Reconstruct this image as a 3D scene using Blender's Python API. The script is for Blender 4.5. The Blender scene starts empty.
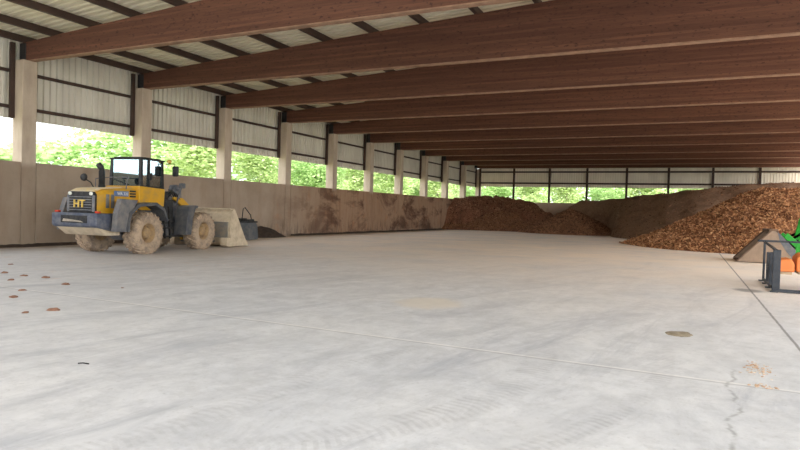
import bpy, bmesh, math, random
import numpy as np
from mathutils import Vector, Matrix, noise
random.seed(7)
SC = bpy.context.scene
COL = SC.collection
PI = math.pi

# ------------------------------------------------------------------ camera
YAW, PITCH, ROLL, FPX, EYE = -0.44881, -0.02378, 0.02959, 602.7, 1.75
_f = np.array([math.sin(YAW)*math.cos(PITCH), math.cos(YAW)*math.cos(PITCH), math.sin(PITCH)])
_r0 = np.array([math.cos(YAW), -math.sin(YAW), 0.0]); _u0 = np.cross(_r0, _f)
_r = math.cos(ROLL)*_r0 + math.sin(ROLL)*_u0
_u = -math.sin(ROLL)*_r0 + math.cos(ROLL)*_u0
cd = bpy.data.cameras.new('camera'); cam = bpy.data.objects.new('camera', cd); COL.objects.link(cam)
cd.sensor_width = 36; cd.lens = 36*FPX/800; cd.clip_end = 500
cam.matrix_world = Matrix(((_r[0], _u[0], -_f[0], 0), (_r[1], _u[1], -_f[1], 0), (_r[2], _u[2], -_f[2], EYE), (0, 0, 0, 1)))
SC.camera = cam

def ground(px, py, z=0.0):
    d = _f + _r*(px-400)/FPX - _u*(py-225)/FPX
    t = (z-EYE)/d[2]
    return Vector((d[0]*t, d[1]*t, z))

XW, Y1, BAY, HT, HW = -22.417, 14.61, 5.3857, 6.938, 3.145
# ------------------------------------------------------------------ materials
def srgb(r, g, b):
    def c(v):
        v /= 255.0
        return v/12.92 if v <= .04045 else ((v+.055)/1.055)**2.4
    return (c(r), c(g), c(b), 1)

class NT:
    def __init__(s, name):
        s.m = bpy.data.materials.new(name); s.m.use_nodes = True
        s.t = s.m.node_tree; s.n = s.t.nodes
        s.bsdf = s.n['Principled BSDF']
    def new(s, k, **kw):
        n = s.n.new(k)
        for a, b in kw.items(): setattr(n, a, b)
        return n
    def link(s, a, b): s.t.links.new(a, b)
    def pos(s, local=False):
        if local: return s.new('ShaderNodeTexCoord').outputs['Object']
        return s.new('ShaderNodeNewGeometry').outputs['Position']
    def val(s, x):
        return x
    def math(s, op, a, b=None, c=None, clamp=False):
        n = s.new('ShaderNodeMath', operation=op); n.use_clamp = clamp
        for i, v in enumerate((a, b, c)):
            if v is None: continue
            if isinstance(v, (int, float)): n.inputs[i].default_value = v
            else: s.link(v, n.inputs[i])
        return n.outputs[0]
    def noise(s, vec, scale, detail=4, rough=.55, dist=0.0):
        n = s.new('ShaderNodeTexNoise'); n.inputs['Scale'].default_value = scale
        n.inputs['Detail'].default_value = detail; n.inputs['Roughness'].default_value = rough
        n.inputs['Distortion'].default_value = dist
        if vec is not None: s.link(vec, n.inputs['Vector'])
        return n.outputs[0]
    def scale(s, vec, sc):
        n = s.new('ShaderNodeMapping'); n.inputs['Scale'].default_value = sc; s.link(vec, n.inputs['Vector'])
        return n.outputs[0]
    def ramp(s, fac, a, b, lo=0.0, hi=1.0):
        n = s.new('ShaderNodeMapRange'); n.interpolation_type = 'SMOOTHSTEP'
        s.link(fac, n.inputs[0]); n.inputs[1].default_value = a; n.inputs[2].default_value = b
        n.inputs[3].default_value = lo; n.inputs[4].default_value = hi
        return n.outputs[0]
    def mix(s, fac, a, b):
        n = s.new('ShaderNodeMix', data_type='RGBA')
        for sock, v in ((n.inputs[0], fac), (n.inputs[6], a), (n.inputs[7], b)):
            if isinstance(v, (int, float)): sock.default_value = v
            elif isinstance(v, tuple): sock.default_value = v
            else: s.link(v, sock)
        return n.outputs[2]
    def sep(s, vec):
        n = s.new('ShaderNodeSeparateXYZ'); s.link(vec, n.inputs[0]); return n.outputs
    def bump(s, h, strength=.3, dist=.02):
        n = s.new('ShaderNodeBump'); n.inputs['Strength'].default_value = strength; n.inputs['Distance'].default_value = dist
        s.link(h, n.inputs['Height']); s.link(n.outputs[0], s.bsdf.inputs['Normal'])
    def out(s, col, rough=.8, metal=0.0, spec=.3):
        if isinstance(col, tuple): s.bsdf.inputs['Base Color'].default_value = col
        else: s.link(col, s.bsdf.inputs['Base Color'])
        s.bsdf.inputs['Roughness'].default_value = rough
        s.bsdf.inputs['Metallic'].default_value = metal
        s.bsdf.inputs['Specular IOR Level'].default_value = spec
        return s.m

def plain(name, c, rough=.6, metal=0.0, dirt=None, amount=.5, scale=6.0, spec=.3):
    n = NT(name)
    v = n.pos(True)
    f = n.noise(v, scale, 5, .65)
    d = dirt or tuple(x*.7 for x in c[:3])+(1,)
    col = n.mix(n.ramp(f, .5-amount*.4, .5+(1-amount)*.4), c, d)
    return n.out(col, rough, metal, spec)

M = {}
DUST = srgb(186, 168, 146)
M['yellow'] = plain('dusty yellow paint', srgb(208, 156, 30), .5, 0, srgb(176, 140, 66), .38, 3)
M['yellow_dust'] = plain('dust covered yellow hood', srgb(214, 186, 130), .7, 0, srgb(200, 186, 160), .6, 4)
M['charcoal'] = plain('dusty dark grey paint', srgb(92, 96, 106), .6, 0, srgb(140, 134, 126), .35, 4)
M['slate'] = plain('dusty blue grey casting', srgb(70, 77, 94), .55, 0, srgb(122, 120, 122), .3, 3)
M['black'] = plain('black paint', srgb(30, 31, 34), .5, 0, srgb(62, 60, 58), .35, 6)
M['fender'] = plain('dusty grey fender', srgb(98, 98, 102), .7, 0, srgb(128, 123, 118), .45, 4)
M['fender_dark'] = plain('dark grey fender', srgb(72, 75, 82), .65, 0, srgb(104, 101, 98), .4, 4)
M['tyre'] = plain('dust coated tyre rubber', srgb(178, 156, 132), .9, 0, srgb(124, 110, 98), .4, 5)
M['rim'] = plain('dusty yellow rim', srgb(172, 142, 100), .7, 0, srgb(140, 118, 94), .5, 6)
M['bucket_steel'] = plain('dusty beige steel', srgb(208, 192, 166), .65, 0, srgb(176, 160, 138), .45, 3)
M['worn_steel'] = plain('worn grey steel', srgb(136, 136, 136), .45, .4, srgb(170, 158, 140), .45, 3)
M['red_lamp'] = plain('red lamp lens', srgb(200, 60, 30), .3)
M['white_lamp'] = plain('pale lamp lens', srgb(235, 235, 225), .2)
M['decal_blue'] = plain('blue grey decal', srgb(92, 112, 152), .5, 0, srgb(120, 132, 150), .4, 5)
M['letter_pale'] = plain('pale lettering', srgb(216, 220, 224), .5)
M['letter_gold'] = plain('golden lettering', srgb(222, 188, 96), .5)
M['seat'] = plain('dark seat fabric', srgb(48, 52, 58), .8)
M['chrome'] = plain('bright rod steel', srgb(190, 190, 192), .25, .9)
M['green'] = plain('bright green paint', srgb(36, 156, 42), .4, 0, srgb(28, 130, 34), .4, 3)
M['green_dark'] = plain('dark rubber and dark parts', srgb(40, 42, 40), .6)  # near-black colour of tyres, chassis and brackets
M['orange'] = plain('orange paint', srgb(226, 130, 70), .5, 0, srgb(214, 122, 64), .4, 4)
M['frame_steel'] = plain('dark blue grey frame steel', srgb(44, 49, 57), .5, 0, srgb(64, 66, 70), .4, 5)
M['tan_steel'] = plain('tan dusty steel', srgb(152, 130, 110), .6, 0, srgb(134, 115, 98), .45, 3)
M['brown_steel'] = plain('rusty brown steel', srgb(112, 88, 70), .7, 0, srgb(92, 74, 62), .45, 3)
M['steel_brown'] = plain('dark brown painted steel', srgb(74, 56, 48), .6, 0, srgb(60, 47, 42), .4, 2)
M['steel_dark'] = plain('dark galvanised bracket', srgb(66, 64, 64), .5, .3, srgb(50, 48, 48), .4, 4)
M['grey_cast'] = plain('dark grey implement paint and bucket shade', srgb(84, 90, 98), .5, 0, srgb(116, 114, 112), .4, 4)  # also colours the painted shade on the tractor bucket
M['trunk'] = plain('pale tree bark', srgb(170, 160, 145), .9, 0, srgb(120, 105, 90), .4, 3)
M['clod'] = plain('dried reddish earth', srgb(150, 112, 92), .95, 0, srgb(112, 80, 64), .5, 8)
M['darkdirt'] = plain('dark loose dirt', srgb(78, 66, 58), .95, 0, srgb(58, 48, 44), .5, 5)

def glass_mat():
    n = NT('tinted cab glass')
    tr = n.new('ShaderNodeBsdfTransparent'); tr.inputs[0].default_value = (.55, .76, .8, 1)
    gl = n.new('ShaderNodeBsdfGlossy'); gl.inputs[0].default_value = (.62, .82, .88, 1); gl.inputs['Roughness'].default_value = .03
    fr = n.new('ShaderNodeFresnel'); fr.inputs[0].default_value = 1.6
    f = n.math('MULTIPLY_ADD', fr.outputs[0], 1.6, .4, clamp=True)
    mx = n.new('ShaderNodeMixShader'); n.link(f, mx.inputs[0]); n.link(tr.outputs[0], mx.inputs[1]); n.link(gl.outputs[0], mx.inputs[2])
    n.link(mx.outputs[0], n.n['Material Output'].inputs[0])
    return n.m
M['glass'] = glass_mat()

def wall_mat(column=False):
    n = NT('cast concrete column' if column else 'stained retaining wall concrete'); v = n.pos(); x, y, z = n.sep(v)
    st = n.noise(n.scale(v, (1, 1, .16)), 1.6, 6, .65)          # vertical run marks
    bl = n.noise(v, .55, 5, .6)
    fine = n.noise(v, 9, 5, .7)
    c = n.mix(n.ramp(bl, .35, .7), srgb(170, 153, 136), srgb(152, 135, 119))
    c = n.mix(n.ramp(st, .45, .75, 0, .55), c, srgb(142, 120, 102))
    c = n.mix(n.ramp(fine, .55, .8, 0, .4), c, srgb(124, 108, 96))
    # brown manure marks where the loaders have scraped material against the wall
    zone = n.math('MULTIPLY', n.ramp(y, 27, 38), n.ramp(x, XW+.01, XW+.02, 1, 0))
    pat = n.noise(n.scale(v, (.5, .5, .8)), .55, 7, .72, .6)
    pat2 = n.noise(n.scale(v, (2.5, 2.5, .35)), 1.6, 6, .7, .4)
    br = n.math('MULTIPLY', zone, n.ramp(pat, .48, .62))
    br2 = n.math('MULTIPLY', zone, n.ramp(pat2, .45, .75, 0, .75))
    c = n.mix(n.math('MULTIPLY', zone, .65), c, srgb(158, 120, 90))
    c = n.mix(br2, c, srgb(126, 92, 72))
    c = n.mix(n.math('MULTIPLY', br, .85), c, srgb(82, 52, 38))
    # dark scuffs low down
    low = n.ramp(z, .05, 1.3, 1, 0)
    sc = n.noise(n.scale(v, (2.6, 2.6, .5)), 1.3, 6, .75)
    c = n.mix(n.math('MULTIPLY', n.math('MULTIPLY', low, n.ramp(y, 20, 27)), n.ramp(sc, .45, .65, 0, .75)), c, srgb(78, 66, 58))
    rust = n.noise(v, 1.2, 4, .6)
    c = n.mix(n.math('MULTIPLY', n.ramp(y, 26, 30), n.ramp(rust, .55, .75, 0, .4)), c, srgb(172, 120, 84))
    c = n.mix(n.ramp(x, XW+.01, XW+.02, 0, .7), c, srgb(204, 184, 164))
    n.bump(fine, .2, .02)
    if column:
        f = n.noise(n.scale(v, (1, 1, .35)), 2.2, 6, .6)
        d = n.mix(n.ramp(f, .3, .75), srgb(194, 178, 160), srgb(172, 155, 138))
        d = n.mix(n.ramp(fine, .55, .8, 0, .3), d, srgb(150, 136, 122))
        c = n.mix(n.ramp(n.math('MULTIPLY_ADD', bl, .5, z), 3.2, 3.5), c, d)
    return n.out(c, .9)
M['wall'] = wall_mat()
M['column'] = wall_mat(True)

def floor_mat():
    n = NT('worn concrete floor'); v = n.pos(); x, y, z = n.sep(v)
    rot = n.new('ShaderNodeMapping'); rot.inputs['Rotation'].default_value = (0, 0, -SWEEP); n.link(v, rot.inputs['Vector']); rv = rot.outputs[0]
    big = n.noise(v, .16, 5, .6, .6)
    mid = n.noise(n.scale(rv, (.6, 1.1, 1)), 1.1, 8, .74, .8)
    mot = n.noise(v, 3.2, 7, .78)
    fin = n.noise(v, 14, 5, .7)
    c = n.mix(n.ramp(mid, .3, .75), srgb(202, 203, 207), srgb(168, 170, 176))
    c = n.mix(n.ramp(big, .35, .65, 0, .5), c, srgb(206, 204, 203))
    # bluish dusty polish where tyres sweep
    sw = n.noise(n.scale(rv, (.22, 1.1, 1)), .8, 7, .74, 1.2)
    c = n.mix(n.ramp(sw, .48, .7, 0, .75), c, srgb(158, 160, 168))
    c = n.mix(n.ramp(mot, .42, .66, 0, .38), c, srgb(160, 160, 164))
    # dust and spills toward far bays and wall, with far brightness painted in
    far = n.ramp(y, 6, 30)
    dn = n.noise(v, .35, 6, .65, .5)
    c = n.mix(n.math('MULTIPLY', far, n.ramp(dn, .25, .7, .55, .95)), c, srgb(244, 225, 205))
    edge = n.ramp(x, -22.4, -20.6, 1, 0)
    en = n.noise(v, 1.6, 6, .7)
    c = n.mix(n.math('MULTIPLY', edge, n.ramp(en, .35, .55, .3, 1)), c, srgb(138, 118, 98))
    toe = n.ramp(n.math('MULTIPLY_ADD', en, 5.0, n.math('ADD', n.math('MULTIPLY', x, 1.15), y)), 41.5, 62, 0, .75)
    c = n.mix(n.math('MULTIPLY', toe, n.ramp(dn, .42, .62)), c, srgb(164, 136, 112))
    rd = n.noise(v, 2.1, 5, .7, .3)
    c = n.mix(n.math('MULTIPLY', n.ramp(x, -16, -8, 1, 0), n.ramp(rd, .56, .72, 0, .45)), c, srgb(206, 170, 140))
    c = n.mix(n.ramp(fin, .54, .78, 0, .5), c, srgb(148, 146, 146))
    # sawn joints
    wob = n.math('MULTIPLY_ADD', n.noise(v, 3, 3, .5), .03, -.015)
    jx = n.math('ABSOLUTE', n.math('SUBTRACT', n.math('ADD', x, wob), 1.424))
    c = n.mix(n.ramp(jx, .012, .03, .75, 0), c, srgb(104, 100, 98))
    jy = n.math('ABSOLUTE', n.math('SUBTRACT', n.math('ADD', y, wob), 7.39))
    c = n.mix(n.ramp(jy, .008, .03, .5, 0), c, srgb(226, 222, 216))
    jl = n.math('ABSOLUTE', n.math('SUBTRACT', n.math('ADD', y, wob), 7.33))
    c = n.mix(n.ramp(jl, .0, .03, .45, 0), c, srgb(120, 116, 114))
    # curved tyre tracks: rings about a turning centre
    for (cx, cy, R, w, s, a0) in TRACKS:
        dx = n.math('SUBTRACT', x, cx); dy = n.math('SUBTRACT', y, cy)
        rr = n.math('SQRT', n.math('ADD', n.math('MULTIPLY', dx, dx), n.math('MULTIPLY', dy, dy)))
        d = n.math('ABSOLUTE', n.math('SUBTRACT', n.math('MULTIPLY_ADD', n.noise(v, .8, 3, .5), .1, rr), R))
        ang = n.math('ARCTAN2', dy, dx)
        lug = n.math('SINE', n.math('ADD', n.math('MULTIPLY', ang, R*70), n.math('MULTIPLY', d, 18)))
        band = n.ramp(d, w*.8, w*1.15, 1, 0)
        pn = n.noise(v, 1.3, 5, .7)
        k = n.math('MULTIPLY', band, n.ramp(pn, .3, .7, 0, s))
        k = n.math('MULTIPLY', k, n.math('MULTIPLY', n.ramp(y, a0[1]-.2, a0[1]+1.2, 1, 0), n.math('MULTIPLY', n.ramp(x, a0[2]-1.5, a0[2]), n.ramp(x, a0[3], a0[3]+1.0, 1, 0))))
        c = n.mix(n.math('MULTIPLY', k, n.ramp(lug, -.4, .6, .35, 1)), c, srgb(118, 116, 120))
    # ragged crack on the right
    cw = n.math('MULTIPLY_ADD', n.noise(n.scale(v, (0, 1, 0)), 1.3, 5, .6), .5, -.25)
    cx = n.math('ABSOLUTE', n.math('SUBTRACT', n.math('ADD', x, cw), n.math('MULTIPLY_ADD', y, CRACK[0], CRACK[1])))
    ck = n.math('MULTIPLY', n.ramp(cx, .0, .035, .8, 0), n.math('MULTIPLY', n.ramp(y, 4.2, 4.6), n.ramp(y, 7.9, 8.2, 1, 0)))
    c = n.mix(n.math('MULTIPLY', ck, n.ramp(n.noise(v, 5, 3, .6), .35, .6, 0, .75)), c, srgb(126, 125, 126))
    # damp dark spots
    for (px, py, rx, ry, col) in SPOTS:
        p = ground(px, py)
        ddx = n.math('DIVIDE', n.math('SUBTRACT', x, p.x), rx); ddy = n.math('DIVIDE', n.math('SUBTRACT', y, p.y), ry)
        q = n.math('ADD', n.math('MULTIPLY', ddx, ddx), n.math('MULTIPLY', ddy, ddy))
        q = n.math('MULTIPLY_ADD', n.noise(v, 2.2, 4, .6), 1.2, n.math('ADD', q, -.6))
        c = n.mix(n.ramp(q, .2, 1.0, .7, 0), c, col)
    n.bump(fin, .08, .01)
    m = n.out(c, .72, 0, .25)
    return m
def circle3(a, b, c):
    ax, ay, bx, by, cx, cy = a[0], a[1], b[0], b[1], c[0], c[1]
    d = 2*(ax*(by-cy)+bx*(cy-ay)+cx*(ay-by))
    ux = ((ax*ax+ay*ay)*(by-cy)+(bx*bx+by*by)*(cy-ay)+(cx*cx+cy*cy)*(ay-by))/d
    uy = ((ax*ax+ay*ay)*(cx-bx)+(bx*bx+by*by)*(ax-cx)+(cx*cx+cy*cy)*(bx-ax))/d
    return ux, uy, math.hypot(ax-ux, ay-uy)
TRACKS = []
_a, _b = ground(200, 425), ground(480, 340); SWEEP = math.atan2(_b.y-_a.y, _b.x-_a.x)
for pts, w, s in [([(110, 447), (210, 418), (310, 378)], .16, .26), ([(300, 445), (440, 418), (545, 352)], .2, .3),
                  ([(560, 442), (640, 402), (668, 350)], .12, .3), ([(430, 345), (540, 312), (600, 275)], .12, .15)]:
    cx_, cy_, R_ = circle3(*[ground(*q) for q in pts]); _ys = [ground(*q).y for q in pts]; TRACKS.append((cx_, cy_, R_, w, s, (min(_ys), max(_ys), min(ground(*q).x for q in pts), max(ground(*q).x for q in pts))))
_c0, _c1 = ground(733, 440), ground(733, 378)
CRACK = ((_c1.x-_c0.x)/(_c1.y-_c0.y), _c0.x-_c0.y*(_c1.x-_c0.x)/(_c1.y-_c0.y))
SPOTS = [(748, 290.5, .42, .5, srgb(112, 110, 110)), (430, 303, .8, .9, srgb(206, 196, 182))]
M['floor'] = floor_mat()

def glulam():
    n = NT('brown stained glued laminated timber'); v = n.pos(); x, y, z = n.sep(v)
    lam = n.math('FRACT', n.math('MULTIPLY', z, 1/.085))
    lid = n.math('FLOOR', n.math('MULTIPLY', z, 1/.085))
    cv = n.new('ShaderNodeCombineXYZ'); n.link(n.math('MULTIPLY', x, .22), cv.inputs[0]); n.link(y, cv.inputs[1]); n.link(n.math('MULTIPLY', lid, 3.7), cv.inputs[2])
    tone = n.noise(cv.outputs[0], .8, 2, .5)
    gr = n.noise(n.scale(v, (.5, 4, 9)), 3, 6, .65)
    kn = n.noise(n.scale(v, (1.4, 3, 3.2)), 4.2, 5, .68)
    c = n.mix(n.ramp(tone, .3, .7), srgb(114, 77, 61), srgb(92, 61, 49))
    c = n.mix(n.ramp(gr, .4, .75, 0, .55), c, srgb(76, 54, 45))
    c = n.mix(n.ramp(kn, .56, .66, 0, .75), c, srgb(60, 42, 36))
    c = n.mix(n.ramp(lam, .0, .1, .55, 0), c, srgb(76, 52, 43))
    return n.out(c, .75, 0, .2)
M['glulam'] = glulam()
M['lit_timber'] = plain('timber paled for floor bounce', srgb(158, 126, 103), .8, 0, srgb(130, 102, 84), .5, 3)  # lighter tone standing for floor light on the beam undersides

def sheet(name, a, b, rough=.6):
    n = NT(name); v = n.pos()
    f = n.noise(n.scale(v, (1, 1, .4)), 1.1, 5, .6)
    return n.out(n.mix(n.ramp(f, .35, .7), a, b), rough)
M['cladding'] = sheet('pale grey ribbed cladding', srgb(218, 213, 201), srgb(206, 200, 188))
M['cladding_back'] = sheet('cream ribbed gable cladding', srgb(242, 234, 218), srgb(230, 222, 206))
M['roof'] = sheet('cream corrugated roof sheet', srgb(222, 214, 192), srgb(214, 206, 184))
M['ground'] = sheet('dry gravel and grass ground', srgb(128, 136, 92), srgb(150, 142, 118), .95)

def pile_mat(name, a, b, d, sc=9.0):
    n = NT(name); v = n.pos()
    f = n.noise(v, sc, 6, .75); g = n.noise(v, .7, 5, .6)
    h = n.noise(v, sc*2.2, 3, .7)
    c = n.mix(n.ramp(f, .35, .65), b, a)
    c = n.mix(n.ramp(g, .45, .7, 0, .55), c, d)
    c = n.mix(n.ramp(h, .56, .72, 0, .55), c, d)
    n.bump(f, .8, .12)
    return n.out(c, .95, 0, .1)
M['pile_red'] = pile_mat('dark reddish compost', srgb(158, 110, 84), srgb(114, 76, 58), srgb(62, 41, 33))
M['pile_tan'] = pile_mat('loose tan mulch', srgb(178, 132, 99), srgb(146, 104, 77), srgb(106, 74, 55))
M['pile_dark'] = pile_mat('dark fine mulch', srgb(152, 121, 97), srgb(130, 101, 80), srgb(97, 74, 59))
M['pile_chip'] = pile_mat('coarse wood mulch', srgb(156, 112, 80), srgb(122, 83, 59), srgb(80, 54, 40))
def chip_mat(name, cols):
    n = NT(name); g = n.new('ShaderNodeNewGeometry')
    r = n.new('ShaderNodeValToRGB'); n.link(g.outputs['Random Per Island'], r.inputs[0])
    e = r.color_ramp.elements
    e[0].color = cols[0]; e[1].color = cols[-1]; e[1].position = 1
    for i, c in enumerate(cols[1:-1]):
        q = e.new((i+1)/(len(cols)-1)); q.color = c
    return n.out(r.outputs[0], .9, 0, .1)
M['chips'] = chip_mat('split wood chips', [srgb(84, 54, 38), srgb(156, 108, 74), srgb(126, 85, 60), srgb(200, 150, 106), srgb(164, 115, 80), srgb(206, 164, 122)])
M['bits'] = chip_mat('dark mulch bits', [srgb(62, 42, 33), srgb(134, 96, 72), srgb(100, 68, 51), srgb(172, 130, 100)])
M['crumbs'] = chip_mat('orange brown wood crumbs', [srgb(190, 164, 140), srgb(170, 140, 116), srgb(200, 184, 166)])

def leaf_mat(name, a, b):
    n = NT(name); g = n.new('ShaderNodeNewGeometry')
    col = n.mix(g.outputs['Random Per Island'], a, b)
    n.link(col, n.bsdf.inputs['Base Color']); n.bsdf.inputs['Roughness'].default_value = .7
    n.bsdf.inputs['Specular IOR Level'].default_value = .1
    tr = n.new('ShaderNodeBsdfTranslucent'); n.link(col, tr.inputs[0])
    mx = n.new('ShaderNodeMixShader'); mx.inputs[0].default_value = .45
    n.link(n.bsdf.outputs[0], mx.inputs[1]); n.link(tr.outputs[0], mx.inputs[2])
    n.link(mx.outputs[0], n.n['Material Output'].inputs[0])
    return n.m
M['leaf_a'] = leaf_mat('light spring leaves', srgb(176, 198, 132), srgb(200, 214, 162))
M['leaf_b'] = leaf_mat('fresh green leaves', srgb(158, 190, 122), srgb(184, 206, 148))

# ------------------------------------------------------------------ mesh helper
class MB:
    def __init__(s): s.v = []; s.f = []; s.sm = []
    def add(s, vs, fs, smooth=False, mat=None):
        o = len(s.v)
        s.v += [tuple(mat @ Vector(p)) if mat is not None else tuple(p) for p in vs]
        s.f += [tuple(i+o for i in f) for f in fs]; s.sm += [smooth]*len(fs)
        return s
    def box(s, x0, x1, y0, y1, z0, z1, mat=None):
        vs = [(x0, y0, z0), (x1, y0, z0), (x1, y1, z0), (x0, y1, z0), (x0, y0, z1), (x1, y0, z1), (x1, y1, z1), (x0, y1, z1)]
        return s.add(vs, [(0, 3, 2, 1), (4, 5, 6, 7), (0, 1, 5, 4), (1, 2, 6, 5), (2, 3, 7, 6), (3, 0, 4, 7)], False, mat)
    def bbox(s, x0, x1, y0, y1, z0, z1, b=.03, mat=None):
        bm = bmesh.new(); bmesh.ops.create_cube(bm, size=1)
        for v in bm.verts:
            v.co = Vector(((x0+x1)/2+v.co.x*(x1-x0), (y0+y1)/2+v.co.y*(y1-y0), (z0+z1)/2+v.co.z*(z1-z0)))
        b = min(b, abs(x1-x0)*.45, abs(y1-y0)*.45, abs(z1-z0)*.45)
        bmesh.ops.bevel(bm, geom=list(bm.edges), offset=b, segments=2, profile=.5, affect='EDGES')
        return s.addbm(bm, mat)
    def addbm(s, bm, mat=None, smooth=False):
        bm.verts.index_update()
        s.add([v.co.copy() for v in bm.verts], [[v.index for v in f.verts] for f in bm.faces], smooth, mat)
        bm.free(); return s
    def prism(s, pts, axis, a, b, mat=None, bevel=0):
        # extrude a 2-D outline along an axis ('x': pts are (y,z), 'y': (x,z), 'z': (x,y))
        def P(p, t): return {'x': (t, p[0], p[1]), 'y': (p[0], t, p[1]), 'z': (p[0], p[1], t)}[axis]
        n = len(pts)
        vs = [P(p, a) for p in pts]+[P(p, b) for p in pts]
        fs = [tuple(range(n))[::-1], tuple(range(n, 2*n))]+[(i, (i+1) % n, n+(i+1) % n, n+i) for i in range(n)]
        bm = bmesh.new(); bv = [bm.verts.new(p) for p in vs]
        for f in fs: bm.faces.new([bv[i] for i in f])
        bmesh.ops.recalc_face_normals(bm, faces=list(bm.faces))
        if bevel: bmesh.ops.bevel(bm, geom=list(bm.edges), offset=bevel, segments=2, profile=.5, affect='EDGES')
        return s.addbm(bm, mat)
    def loft(s, rings, closed=True, caps=True, smooth=True, mat=None):
        n = len(rings[0]); vs = [p for r in rings for p in r]; fs = []
        for i in range(len(rings)-1):
            for j in range(n if closed else n-1):
                k = (j+1) % n
                fs.append((i*n+j, i*n+k, (i+1)*n+k, (i+1)*n+j))
        if caps and closed:
            fs.append(tuple(range(n))[::-1]); fs.append(tuple(range((len(rings)-1)*n, len(rings)*n)))
        return s.add(vs, fs, smooth, mat)
    def tube(s, pts, r, n=10, mat=None):
        pts = [Vector(p) for p in pts]; rs = r if isinstance(r, (list, tuple)) else [r]*len(pts)
        rings = []
        up = Vector((0, 0, 1))
        for i, p in enumerate(pts):
            d = (pts[min(i+1, len(pts)-1)]-pts[max(i-1, 0)]).normalized()
            a = d.cross(up if abs(d.z) < .95 else Vector((1, 0, 0))).normalized(); b = a.cross(d)
            rings.append([p+a*math.cos(t*2*PI/n)*rs[i]+b*math.sin(t*2*PI/n)*rs[i] for t in range(n)])
        return s.loft(rings, True, True, True, mat)
    def bar(s, p, q, w, h, mat=None):
        p, q = Vector(p), Vector(q); d = (q-p).normalized()
        a = d.cross(Vector((0, 0, 1)) if abs(d.z) < .95 else Vector((1, 0, 0))).normalized()*w/2; b = a.cross(d).normalized()*h/2
        return s.loft([[c+a+b, c-a+b, c-a-b, c+a-b] for c in (p, q)], True, True, False, mat)
    def lathe(s, prof, axis='x', c=(0, 0, 0), n=40, mat=None, smooth=True):
        rings = []
        for k in range(n):
            t = 2*PI*k/n; ring = []
            for a, r in prof:
                u, v = r*math.cos(t), r*math.sin(t)
                ring.append({'x': (c[0]+a, c[1]+u, c[2]+v), 'y': (c[0]+u, c[1]+a, c[2]+v), 'z': (c[0]+u, c[1]+v, c[2]+a)}[axis])
            rings.append(ring)
        m = len(prof); vs = [p for r in rings for p in r]
        fs = [(k*m+j, k*m+j+1, ((k+1) % n)*m+j+1, ((k+1) % n)*m+j) for k in range(n) for j in range(m-1)]
        return s.add(vs, fs, smooth, mat)
    def build(s, name, mat, parent=None, fix=True):
        me = bpy.data.meshes.new(name); me.from_pydata(s.v, [], s.f)
        me.polygons.foreach_set('use_smooth', s.sm)
        if fix:
            bm = bmesh.new(); bm.from_mesh(me); bmesh.ops.recalc_face_normals(bm, faces=list(bm.faces)); bm.to_mesh(me); bm.free()
        me.materials.append(mat if not isinstance(mat, str) else M[mat]); me.update()
        o = bpy.data.objects.new(name, me); COL.objects.link(o)
        if parent is not None: o.parent = parent
        return o

def tag(o, label=None, cat=None, group=None, kind=None):
    if label: o['label'] = label
    if cat: o['category'] = cat
    if group: o['group'] = group
    if kind: o['kind'] = kind
    return o
def empty(name, loc, rz=0.0, label=None, cat=None, group=None, kind='thing'):
    o = bpy.data.objects.new(name, None); COL.objects.link(o); o.empty_display_size = .3
    o.location = loc; o.rotation_euler = (0, 0, rz)
    return tag(o, label, cat, group, kind)
def copy_tree(o, parent=None):
    c = o.copy(); COL.objects.link(c)
    if parent is not None: c.parent = parent
    for ch in list(o.children): copy_tree(ch, c)
    return c
ORD = ['first', 'second', 'third', 'fourth', 'fifth', 'sixth', 'seventh', 'eighth', 'ninth', 'tenth', 'eleventh', 'twelfth', 'thirteenth', 'fourteenth']

# ------------------------------------------------------------------ barn shell

CW, CD = .55, .58                    # column face width (along the wall) and depth
RIDGE, XR, YF, YB = -2.2, 9.9, -6.5, 67.73  # out-of-view right and front roof edges placed to steer daylight inside
SLOPE = .056
def beam_top(x): return 7.66+SLOPE*((x-XW) if x < RIDGE else (RIDGE-XW)-(x-RIDGE))

def struct(name, mb, mat):
    o = mb.build(name, mat); o['kind'] = 'structure'; return o
fl = MB().box(XW-.7, XR+14, YF-14, YB+.6, -.3, 0); struct('floor', fl, 'floor')
struct('ground', MB().box(-140, 140, -80, 200, -.9, -.32), 'ground')

# retaining wall along the left side, cast in panels between the columns
wl = MB()
ys = [Y1+k*BAY for k in range(-4, 11)]
for a, b in zip(ys[:-1], ys[1:]):
    wl.bbox(XW-.3, XW, a+.025, b-CW-.025, 0, HW, .012)
struct('wall_left', wl, 'wall')
wb = MB()
for i in range(5):
    x0 = XW+.02+i*8.074; x1 = min(x0+8.05, XR)
    if x0 > XR: continue
    wb.bbox(x0, x1, YB-.12, YB+.18, 0, HW-.02, .012)
struct('wall_back', wb, 'wall')

# roof sheeting: corrugated, both pitches
def corr(n, pitch, depth):
    # profile offsets along one period: flat, up, flat, down
    out = []
    for k in range(n):
        b = k*pitch
        out += [(b, 0), (b+pitch*.55, 0), (b+pitch*.62, depth), (b+pitch*.93, depth), (b+pitch, 0)]
    return out
PUR = .24
rf = MB()
prof = corr(int((YB+1.2-YF)/.3), .3, .06)
xs = [XW-1.3, RIDGE, XR+.5]
ring = []
for x in xs:
    ring.append([(x, YF+d, beam_top(x)+PUR+.02+o) for d, o in prof])
rf.loft(ring, closed=False, caps=False, smooth=False)
struct('ceiling', rf, 'roof')

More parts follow.
